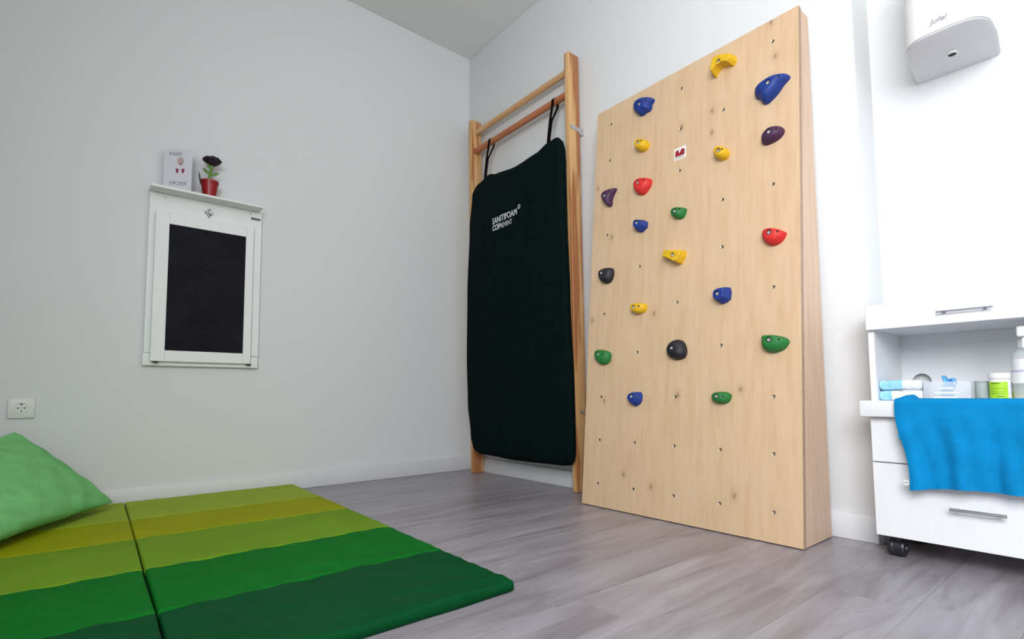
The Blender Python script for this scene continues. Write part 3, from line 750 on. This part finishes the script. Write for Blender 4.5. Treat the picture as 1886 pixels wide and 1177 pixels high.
# ------------------------------------------------------------------ wall socket
so = thing('wall_socket', 'white power socket low on the wall above the pillow', 'socket', (-2.163, 0, 0.44))
B().box(-2.203, -2.123, -0.010, -0.0005, 0.400, 0.478, 0.003, 3).build('plate', 'socket_plastic', so, smooth=40)
sc_ = (-2.163, -0.0101, 0.4405)
B().lathe([(0.0225, 0.0), (0.0225, 0.0016), (0.0205, 0.0016), (0.0195, -0.0005)], sc_, (0, -1, 0), 32, caps=False).build('socket_ring', 'socket_plastic', so, smooth=40)
B().lathe([(0.0195, 0.0), (0.0195, 0.0003)], sc_, (0, -1, 0), 32).build('socket_well', 'socket_plastic', so)
for (dx, dz, r) in ((-0.0095, 0, 0.0027), (0.0095, 0, 0.0027), (0, 0, 0.0016), (0, -0.0125, 0.0026)):
    B().lathe([(r, 0), (r, 0.0003)], (sc_[0] + dx, sc_[1] - 0.0003, sc_[2] + dz), (0, -1, 0), 14).build('pin_hole', 'dark_hole', so)
B().box(sc_[0] - 0.0045, sc_[0] + 0.0045, sc_[1] - 0.0012, sc_[1], sc_[2] + 0.0135, sc_[2] + 0.0175).build('earth_clip', 'dark_hole', so)

# ------------------------------------------------------------------ folding mats on the floor
EDGE_Y = [-0.020, -0.437, -0.768, -1.148, -1.4975, -1.8365]
PCOL = ['vinyl_lime', 'vinyl_yellow', 'vinyl_olive', 'vinyl_green', 'vinyl_dark']
MT = 0.030
def floor_mat(xa, xb, label, seed):
    rs = random.Random(seed)
    m = thing('folding_mat', label, 'mat', ((xa + xb) / 2, -0.93, 0), 'striped folding mats on the floor')
    for k in range(5):
        y0, y1 = EDGE_Y[k] - 0.0002, EDGE_Y[k + 1] + 0.0002
        amp = (0.0005, 0.0006, 0.0007, 0.0016, 0.0022)[k]; ph = rs.uniform(0, 6)
        def mid(s_, t_, y0=y0, y1=y1, amp=amp, ph=ph, k=k):
            y = y1 + (y0 - y1) * t_
            x = (xa + (xb - xa) * s_) + 0.030 * (y + 1.837) / 1.8
            wob = 0.0018 * math.sin(7 * y + ph) * (1 if k > 2 else 0.4)
            return (x + wob * (2 * s_ - 1), y, MT / 2 + 0.0003), (0, 0, 1)
        def half(s_, t_, amp=amp, ph=ph, k=k):
            e = rnd_edge(s_, 0.012) * rnd_edge(t_, 0.012 if k < 4 else 0.020)
            wr = amp * (math.sin(19 * s_ + 9 * t_ + ph) * math.sin(11 * t_ - 5 * s_ + ph) + 0.7 * math.sin(34 * s_ * (0.4 + t_) + ph)) * e
            return MT / 2 * (e ** 0.35) + (wr if e > 0 else 0)
        def mid2(s_, t_, mid=mid): return mid(s_, t_)
        o = B().slab(mid2, half, 40, 26).build('mat_panel', PCOL[k], m, smooth=180,
                label=['lime panel', 'yellow-green panel', 'olive panel', 'mid green panel', 'dark green panel'][k])
        # keep the underside flat on the floor
        for v in o.data.vertices:
            wz = v.co.z
            if wz < 0.0004: v.co.z = max(wz, 0.0004)
    return m
floor_mat(-1.8486, -1.1500, 'striped green folding mat reaching out to the bare floor', 1)
floor_mat(-2.5480, -1.8514, 'striped green folding mat with the pillow on it', 2)

# ------------------------------------------------------------------ pillow leaning on the wall
pl = thing('pillow', 'light green pillow leaning on the wall, on the mat', 'pillow', (-2.2, -0.4, 0.035))
c00, c10, c01, c11 = Vector((-1.845, -0.15, 0.050)), Vector((-2.250, -0.90, 0.055)), Vector((-2.175, -0.025, 0.362)), Vector((-2.56, -0.62, 0.20))
def pmid(s_, t_):
    a_, b_ = 2 * s_ - 1, 2 * t_ - 1
    s_, t_ = (a_ * math.sqrt(1 - 0.10 * b_ * b_) + 1) / 2, (b_ * math.sqrt(1 - 0.10 * a_ * a_) + 1) / 2
    p = (c00 * (1 - s_) + c10 * s_) * (1 - t_) + (c01 * (1 - s_) + c11 * s_) * t_
    ins_ = 0.026
    ex_ = (c10 - c00).normalized(); ey_ = (c01 - c00).normalized()
    p = p + ex_ * (ins_ * (1 - 2 * s_) * math.sin(math.pi * t_) * (1 if abs(2 * s_ - 1) > 0 else 0)) * abs(2 * s_ - 1) ** 2
    p = p + ey_ * (ins_ * (1 - 2 * t_) * math.sin(math.pi * s_)) * abs(2 * t_ - 1) ** 2
    n_ = (c10 - c00).cross(c01 - c00).normalized()
    wr = 0.003 * math.sin(40 * s_ + 14 * t_) * math.exp(-((t_ - 0.2) / 0.18) ** 2) + 0.002 * math.sin(22 * s_ - 30 * t_)
    return p + n_ * wr, n_
def phalf(s_, t_): return 0.074 * (math.sin(math.pi * s_) ** 0.5) * (math.sin(math.pi * t_) ** 0.45)
pil = B().slab(pmid, phalf, 40, 40).build('pillow_body', 'pillow_green', pl, smooth=180)
for v in pil.data.vertices:                      # rests on the mat, touches the wall
    w = v.co + wloc(pl)
    if w.z < 0.033: w.z = 0.033 + 0.02 * (w.z - 0.033) * 0
    if w.y > -0.016: w.y = -0.016
    v.co = w - wloc(pl)

# ------------------------------------------------------------------ rolling cabinet in the recess
XF = -0.130
Y0, Y1 = -2.3130, -2.7830      # side facing the climbing wall, far side
ZC0, ZC1 = 0.062, 0.745
cab = thing('rolling_cabinet', 'white rolling cabinet with drawers and open compartment', 'cabinet', ((XF + 0.15) / 2, (Y0 + Y1) / 2, 0))
TP = 0.016
XBK = 0.150
def cbx(x0, x1, y0, y1, z0, z1, bev=0.0012): return B().box(x0, x1, min(y0, y1), max(y0, y1), z0, z1, bev, 1)
B().box(XF, XBK, Y0 - TP, Y0, ZC0 + 0.02, ZC1, 0.001, 1).build('side_panel', 'lacquer_white', cab, smooth=40)
B().box(XF, XBK, Y1, Y1 + TP, ZC0 + 0.02, ZC1, 0.001, 1).build('side_panel', 'lacquer_white', cab, smooth=40)
cbx(XF, XBK, Y0 - TP, Y1 + TP, ZC1 - TP, ZC1).build('top_panel', 'lacquer_white', cab, smooth=40)
cbx(XF + 0.019, XBK, Y0 - TP, Y1 + TP, 0.082, 0.098).build('bottom_panel', 'lacquer_white', cab, smooth=40)
cbx(XF + 0.004, XBK - 0.012, Y0 - TP, Y1 + TP, 0.436, 0.4545).build('shelf', 'lacquer_white', cab, smooth=40)
cbx(XF + 0.002, XBK - 0.012, Y0 - TP, Y1 + TP, 0.670, 0.684).build('divider', 'lacquer_white', cab, smooth=40)
# back panel with round cable hole
bk = B(); hy, hz, hr = -2.381, 0.517, 0.0255
yb0, yb1, zb0, zb1 = Y1 + TP, Y0 - TP, 0.0985, ZC1 - TP
N = 40
ring = [(hy + hr * math.cos(2 * math.pi * q / N - 3 * math.pi / 4), hz + hr * math.sin(2 * math.pi * q / N - 3 * math.pi / 4)) for q in range(N)]
cor = [(yb0, zb0), (yb1, zb0), (yb1, zb1), (yb0, zb1)]
rect = []
for q4 in range(4):
    p, n_ = cor[q4], cor[(q4 + 1) % 4]
    for q in range(N // 4): rect.append((p[0] + (n_[0] - p[0]) * q * 4 / N, p[1] + (n_[1] - p[1]) * q * 4 / N))
vs = [(XBK - 0.011, *p) for p in rect] + [(XBK - 0.011, *p) for p in ring] + [(XBK, *p) for p in ring] + [(XBK, *p) for p in rect]
fs = []
for q in range(N):
    r = (q + 1) % N
    fs += [(q, r, N + r, N + q), (N + q, N + r, 2 * N + r, 2 * N + q), (2 * N + q, 2 * N + r, 3 * N + r, 3 * N + q), (3 * N + q, 3 * N + r, r, q)]
bk.add(vs, fs).build('back_panel', 'lacquer_white', cab)
def handle(par, y0, y1, z, x, r, mat, flatb=False):
    b = B()
    if flatb: b.box(x - 0.018, x - 0.0125, min(y0, y1), max(y0, y1), z - 0.0022, z + 0.0022, 0.0008, 1)
    else: b.tube([(x - 0.024, y0, z), (x - 0.024, y1, z)], r, 14)
    for y in (y0 + (y1 - y0) * 0.14, y0 + (y1 - y0) * 0.86): b.tube([(x + 0.0005, y, z), (x - 0.022 if not flatb else x - 0.015, y, z)], 0.0035, 8)
    return b.build('handle', mat, par, smooth=40, label='slim metal bar handle')
dr = cbx(XF - 0.017, XF - 0.0005, Y0, Y1, 0.670, ZC1).build('drawer_front', 'lacquer_white', cab, smooth=40)
handle(dr, -2.487, -2.605, 0.703, XF - 0.017, 0.003, 'steel_dull', True)
dr2 = cbx(XF - 0.0005 - 0.017, XF - 0.0005, Y0, Y1, 0.2765, 0.408).build('drawer_front', 'lacquer_white', cab, smooth=40)
dr3 = cbx(XF - 0.0005 - 0.017, XF - 0.0005, Y0, Y1, ZC0, 0.2740).build('drawer_front', 'lacquer_white', cab, smooth=40)
handle(dr3, -2.492, -2.606, 0.166, XF - 0.0175, 0.0045, 'chrome')
rl = B().box(-0.176, XF - 0.0005, Y1, -2.294, 0.4095, 0.4575, 0.004, 2).build('pull_out_tray', 'lacquer_white', cab, smooth=40)
def caster(x, y):
    c = B().box(x - 0.020, x + 0.020, y - 0.014, y + 0.014, 0.047, 0.0815, 0.003, 2).build('caster', 'wheel_black', cab, smooth=40)
    for s_ in (-1, 1):
        B().lathe([(0.012, -0.009), (0.0235, -0.008), (0.0255, -0.005), (0.0255, 0.005), (0.0235, 0.008), (0.012, 0.009)], (x, y + s_ * 0.0125, 0.0256), 'y', 28).build('wheel', 'wheel_black', c, smooth=35)
    B().lathe([(0.020, -0.0155), (0.0248, -0.0145), (0.0248, 0.0145), (0.020, 0.0155)], (x, y, 0.0266), 'y', 28).build('hood', 'wheel_black', c, smooth=35)
    B().lathe([(0.0045, -0.0235), (0.0045, 0.0235)], (x, y, 0.0256), 'y', 12).build('axle', 'steel', c, smooth=35)
for (x, y) in ((-0.102, -2.353), (-0.102, -2.743), (0.115, -2.353), (0.115, -2.743)): caster(x, y)

# ---- things in the cabinet's compartment
SZ = 0.4547
def soft_pack(name, label, x0, x1, y0, y1, z0, z1, mat, seed):
    o = bpy.data.objects.new
    cx, cy = (x0 + x1) / 2, (y0 + y1) / 2
    def mid(s_, t_):
        x = x0 + (x1 - x0) * s_; y = y0 + (y1 - y0) * t_
        return (x, y, (z0 + z1) / 2 + 0.0008 * math.sin(9 * t_ + seed)), (0, 0, 1)
    def half(s_, t_): return (z1 - z0) / 2 * (rnd_edge(s_, 0.10) * rnd_edge(t_, 0.06)) ** 0.4 + 0.0006 * math.sin(31 * t_ + 7 * s_ + seed)
    ob = B().slab(mid, half, 20, 26).build(name, mat, loc=(cx, cy, z0), smooth=180)
    return tag(ob, label, 'tissue pack', 'tissue packs in the cabinet')
soft_pack('tissue_pack', 'lower of two stacked blue and white tissue packs', -0.112, -0.02, -2.436, -2.3305, SZ + 0.0022, SZ + 0.0315, 'wrapper_lower', 1)
soft_pack('tissue_pack', 'upper of two stacked blue and white tissue packs', -0.110, -0.02, -2.435, -2.3310, SZ + 0.0345, SZ + 0.063, 'wrapper_upper', 4)
# clear box with lettering and a glove poking out
bx = thing('clear_box', 'clear plastic box with a blue glove poking out of it', 'box', (-0.06, -2.488, SZ))
bb = B(); X0, X1, YA, YB_, ZZ0, ZZ1, w = -0.112, 0.01, -2.543, -2.438, SZ + 0.0003, SZ + 0.056, 0.0018
bb.box(X0, X1, YA, YB_, ZZ0, ZZ0 + w).box(X0, X0 + w, YA, YB_, ZZ0 + w, ZZ1).box(X1 - w, X1, YA, YB_, ZZ0 + w, ZZ1).box(X0 + w, X1 - w, YA, YA + w, ZZ0 + w, ZZ1).box(X0 + w, X1 - w, YB_ - w, YB_, ZZ0 + w, ZZ1)
bb.build('box_shell', 'clear_plastic', bx)
for k, (u0, u1) in enumerate(((0.035, 0.068), (0.024, 0.080), (0.024, 0.076))):
    B().box(X0 - 0.0006, X0 - 0.0001, YB_ - u1, YB_ - u0, SZ + 0.034 - k * 0.013, SZ + 0.040 - k * 0.013).build('print_line', 'box_print', bx)
gl = B()
def gmid(s_, t_):
    y = -2.470 - 0.030 * s_; z = SZ + 0.004 + 0.068 * t_ + 0.004 * math.sin(9 * s_)
    return (-0.060 + 0.012 * math.sin(8 * s_ + 5 * t_), y + 0.006 * math.sin(6 * t_), z - 0.010 * s_ * t_), (-1, 0, 0)
gl.slab(gmid, lambda a_, c_: 0.005 * rnd_edge(a_, 0.3) * rnd_edge(c_, 0.2) + 0.001 * math.sin(20 * a_ + 12 * c_), 16, 20)
tag(gl.build('glove', 'glove_blue', loc=(-0.06, -2.485, SZ + 0.004), smooth=180), 'crumpled light blue disposable glove sticking out of the clear box', 'glove')
# small grey tin
tn = thing('tin', 'small grey cylindrical tin beside the green-labelled jar', 'tin', (-0.050, -2.556, SZ))
B().lathe([(0.0150, 0.0003), (0.0155, 0.002), (0.0155, 0.050), (0.0150, 0.052)], (-0.050, -2.5565, SZ), 'z', 28).build('tin_body', 'tin_grey', tn, smooth=35)
B().lathe([(0.0158, 0.0525), (0.0158, 0.0560), (0.0150, 0.0568)], (-0.050, -2.5565, SZ), 'z', 28).build('lid', 'tin_grey', tn, smooth=35)
# jars with green labels
def jar(x, y, r, h, lab, z_label, inks=True):
    j = thing('jar', lab, 'jar', (x, y, SZ), 'green-labelled white jars')
    B().lathe([(r * 0.92, 0.0003), (r, 0.003), (r, h * 0.76), (r * 0.93, h * 0.79)], (x, y, SZ), 'z', 32).build('jar_body', 'plastic_white', j, smooth=35)
    B().lathe([(r * 1.04, h * 0.80), (r * 1.06, h * 0.82), (r * 1.06, h * 0.97), (r * 1.0, h)], (x, y, SZ), 'z', 32).build('lid', 'plastic_white', j, smooth=35)
    a0, a1 = math.radians(110), math.radians(228); vs = []; fs = []; n = 18
    for q in range(n + 1):
        w = a0 + (a1 - a0) * q / n
        for (rr, zz) in ((r + 0.0001, z_label[0]), (r + 0.0001, z_label[1]), (r + 0.0006, z_label[1]), (r + 0.0006, z_label[0])):
            vs.append((x + rr * math.cos(w), y + rr * math.sin(w), SZ + zz))
    for q in range(n):
        for i in range(4): fs.append((4 * q + i, 4 * q + (i + 1) % 4, 4 * q + 4 + (i + 1) % 4, 4 * q + 4 + i))
    fs += [(0, 1, 2, 3), (4 * n + 3, 4 * n + 2, 4 * n + 1, 4 * n)]
    lb = B().add(vs, fs).build('label', 'label_green', j)
    if inks:
        for k, (f0, f1, zz) in enumerate(((0.35, 0.75, 0.88), (0.12, 0.75, 0.60), (0.12, 0.75, 0.42), (0.12, 0.75, 0.30), (0.18, 0.50, 0.14))):
            b = B(); vs = []; fs = []; zz0 = z_label[0] + (z_label[1] - z_label[0]) * zz; th = 0.003 if k in (0, 4) else 0.0012
            for q in range(9):
                w = a0 + (a1 - a0) * (1 - (f0 + (f1 - f0) * q / 8))
                for z_ in (zz0, zz0 + th): vs.append((x + (r + 0.0009) * math.cos(w), y + (r + 0.0009) * math.sin(w), SZ + z_))
            for q in range(8): fs.append((2 * q, 2 * q + 1, 2 * q + 3, 2 * q + 2))
            b.add(vs, fs).build('print_line', 'label_green_ink', lb)
    return j
jar(-0.062, -2.5955, 0.0225, 0.077, 'white screw-top jar with bright green label, in front', (0.006, 0.053))
jar(0.000, -2.6200, 0.0200, 0.052, 'shorter white jar with green label, partly hidden by bottle', (0.004, 0.028), False)
# pump spray bottle
sp = thing('spray_bottle', 'clear spray bottle with white label and white pump head', 'bottle', (-0.062, -2.648, SZ))
bc = (-0.062, -2.6500, SZ)
B().lathe([(0.026, 0.0003), (0.029, 0.003), (0.029, 0.118), (0.026, 0.130), (0.014, 0.142), (0.012, 0.150)], bc, 'z', 32).build('bottle_body', 'bottle_plastic', sp, smooth=40)
B().lathe([(0.0296, 0.048), (0.0296, 0.112)], bc, 'z', 32, caps=False).build('label', 'plastic_white', sp, smooth=40)
B().lathe([(0.0299, 0.078), (0.0299, 0.083)], bc, 'z', 32, caps=False).build('label_band', 'lilac', sp, smooth=40)
B().lathe([(0.0145, 0.1425), (0.0150, 0.145), (0.0150, 0.166), (0.0130, 0.169)], bc, 'z', 24).build('collar', 'plastic_white', sp, smooth=40)
hd = B().box(bc[0] - 0.040, bc[0] + 0.018, bc[1] - 0.011, bc[1] + 0.012, SZ + 0.1695, SZ + 0.198, 0.005, 3).build('pump_head', 'plastic_white', sp, smooth=40)
B().tube([(bc[0] - 0.022, bc[1], SZ + 0.171), (bc[0] - 0.030, bc[1], SZ + 0.158), (bc[0] - 0.034, bc[1], SZ + 0.140)], [0.004, 0.0035, 0.003], 8).build('trigger', 'plastic_white', sp, smooth=40)

# ---- towel over the tray
tw = thing('towel', 'bright blue towel draped over the cabinet tray', 'towel', (-0.18, -2.52, 0.21))
vs = []; fs = []; ns, ntw = 60, 44
def tow(s_, t_):
    # t: 0 behind on the tray, 0.16 at the front lip, 1 at the hem
    yl = lerp_tab([(0, -2.398), (0.16, -2.386), (1, -2.416)], t_); yr = -2.705
    y = yl + (yr - yl) * s_
    if t_ < 0.16:
        q = t_ / 0.16
        x = -0.130 - 0.0500 * q; z = 0.4600 + 0.0015 * math.sin(math.pi * q) + 0.013 * math.exp(-((s_ - 0.06) / 0.035) ** 2) * (1 - q) ** 0.5
        return Vector((x, y, z))
    q = (t_ - 0.16) / 0.84
    a_ = min(1.0, q / 0.03)
    x = -0.180 - 0.0035 * math.sin(a_ * math.pi / 2)
    z = 0.4605 - 0.0035 * (1 - math.cos(a_ * math.pi / 2)) - 0.252 * max(0, q - 0.015) + (0.006 * math.sin(5 * s_) + 0.026 * s_) * q
    fold = 0.0085 * q ** 0.8 * (math.sin(2 * math.pi * (s_ * 2.6 + 0.25 * q)) + 0.45 * math.sin(2 * math.pi * (s_ * 6.1 - 0.3 * q) + 1.0))
    x += -0.004 * q - max(-0.004, fold + 0.004 * q) * 0.9
    return Vector((x, y + 0.003 * math.sin(7 * q + 3 * s_), z))
for j in range(ntw + 1):
    for i in range(ns + 1):
        t_ = j / ntw; vs.append(tow(i / ns, t_))
nv = len(vs)
# thickness along local normals
def nrm(i, j):
    a_ = vs[j * (ns + 1) + min(i + 1, ns)] - vs[j * (ns + 1) + max(i - 1, 0)]
    b_ = vs[min(j + 1, ntw) * (ns + 1) + i] - vs[max(j - 1, 0) * (ns + 1) + i]
    n_ = a_.cross(b_).normalized()
    return n_ if (n_.x < 0 or n_.z > 0.5) else -n_
outer = [vs[j * (ns + 1) + i] + nrm(i, j) * 0.0030 for j in range(ntw + 1) for i in range(ns + 1)]
allv = vs + outer
for j in range(ntw):
    for i in range(ns):
        q = (j * (ns + 1) + i, j * (ns + 1) + i + 1, (j + 1) * (ns + 1) + i + 1, (j + 1) * (ns + 1) + i)
        fs.append(q); fs.append(tuple(nv + k for k in reversed(q)))
bd = [(0, i) for i in range(ns)] + [(j, ns) for j in range(ntw)] + [(ntw, i) for i in range(ns, 0, -1)] + [(j, 0) for j in range(ntw, 0, -1)]
bi = [j * (ns + 1) + i for j, i in bd]
for k in range(len(bi)):
    p, q = bi[k], bi[(k + 1) % len(bi)]; fs.append((p, q, nv + q, nv + p))
two = B().add(allv, fs).build('towel_cloth', 'towel_blue', tw, smooth=70)
B().tube([(-0.186, -2.404, 0.372), (-0.188, -2.395, 0.366), (-0.188, -2.391, 0.356), (-0.187, -2.397, 0.348), (-0.186, -2.408, 0.345)], 0.0022, 8).build('hanging_loop', 'towel_blue_loop', tw, smooth=60)
B().box(-0.1905, -0.1895, -2.418, -2.398, 0.222, 0.236).build('care_tag', 'print_white', tw, label='small white care tag at the hem')
B().box(-0.1912, -0.1906, -2.4075, -2.4000, 0.2285, 0.2300).build('tag_print', 'ink', tw)

# ------------------------------------------------------------------ towel roll dispenser on the recess wall
dp = thing('paper_dispenser', 'white wall-mounted paper roll dispenser above the cabinet', 'dispenser', (0.05, -2.51, 1.52))
DX, DZ = XR - 0.0005, 1.523
y_l, y_r = -2.410, -2.622
outline = []
def dpoly(ins_):
    pts = [(DX, y_l - ins_), (0.0, y_l - 0.014 - ins_)]
    xf = -0.112 + ins_
    pts += [(-0.045, y_l - 0.022 - ins_)]
    for q in range(1, 8):
        w = q / 8 * math.pi / 2; pts.append((-0.045 + (xf + 0.045) * math.sin(w), y_l - 0.022 - ins_ - 0.055 * (1 - math.cos(w))))
    pts.append((xf - 0.002, y_l - 0.085)); pts.append((xf - 0.002, y_r + 0.065))
    for q in range(1, 8):
        w = math.pi / 2 * (1 - q / 8); pts.append((-0.040 + (xf + 0.040) * math.sin(w), y_r - 0.008 + ins_ + 0.055 * (1 - math.cos(w))))
    pts += [(-0.040, y_r - 0.008 + ins_), (0.03, y_r - 0.010 + ins_), (DX, y_r + ins_)]
    return pts
def loft(levels):
    b = B(); n = None
    for (z, ins_) in levels:
        p = dpoly(ins_); n = len(p); b.v += [(x, y, z) for x, y in p]
    for k in range(len(levels) - 1):
        for i in range(n):
            j = (i + 1) % n; b.f.append((k * n + i, k * n + j, (k + 1) * n + j, (k + 1) * n + i)); b.mi.append(0)
    b.f.append(tuple(reversed(range(n)))); b.mi.append(0)
    m = (len(levels) - 1) * n; b.f.append(tuple(range(m, m + n))); b.mi.append(0)
    return b
cov = loft([(DZ + 0.004, 0.001), (DZ + 0.010, 0.0), (DZ + 0.30, 0.004), (DZ + 0.33, 0.015), (DZ + 0.345, 0.035)]).build('cover', 'plastic_white', dp, smooth=40)
loft([(DZ - 0.003, 0.010), (DZ, 0.004), (DZ + 0.0035, 0.004)]).build('base_plate', 'dispenser_grey', dp, smooth=30)
oc = Vector((0.035, -2.527, DZ - 0.0030))
B().lathe([(0.0130, 0.0), (0.0135, 0.004), (0.0125, 0.0070), (0.0106, 0.0070), (0.0100, 0.0)], oc, (0, 0, -1), 24, caps=False).build('outlet', 'plastic_white', dp, smooth=40)
B().lathe([(0.0104, 0.0062), (0.0104, 0.0072)], oc, (0, 0, -1), 20).build('outlet_hole', 'dark_hole', dp)
text_mesh('lettering', 'Jofel', 'ink_grey', cov, (-0.1146, -2.506, DZ + 0.027), Vector((0, -1, 0)), Vector((0, 0, 1)), 0.021, 0.0, 0.25, 0.0003)
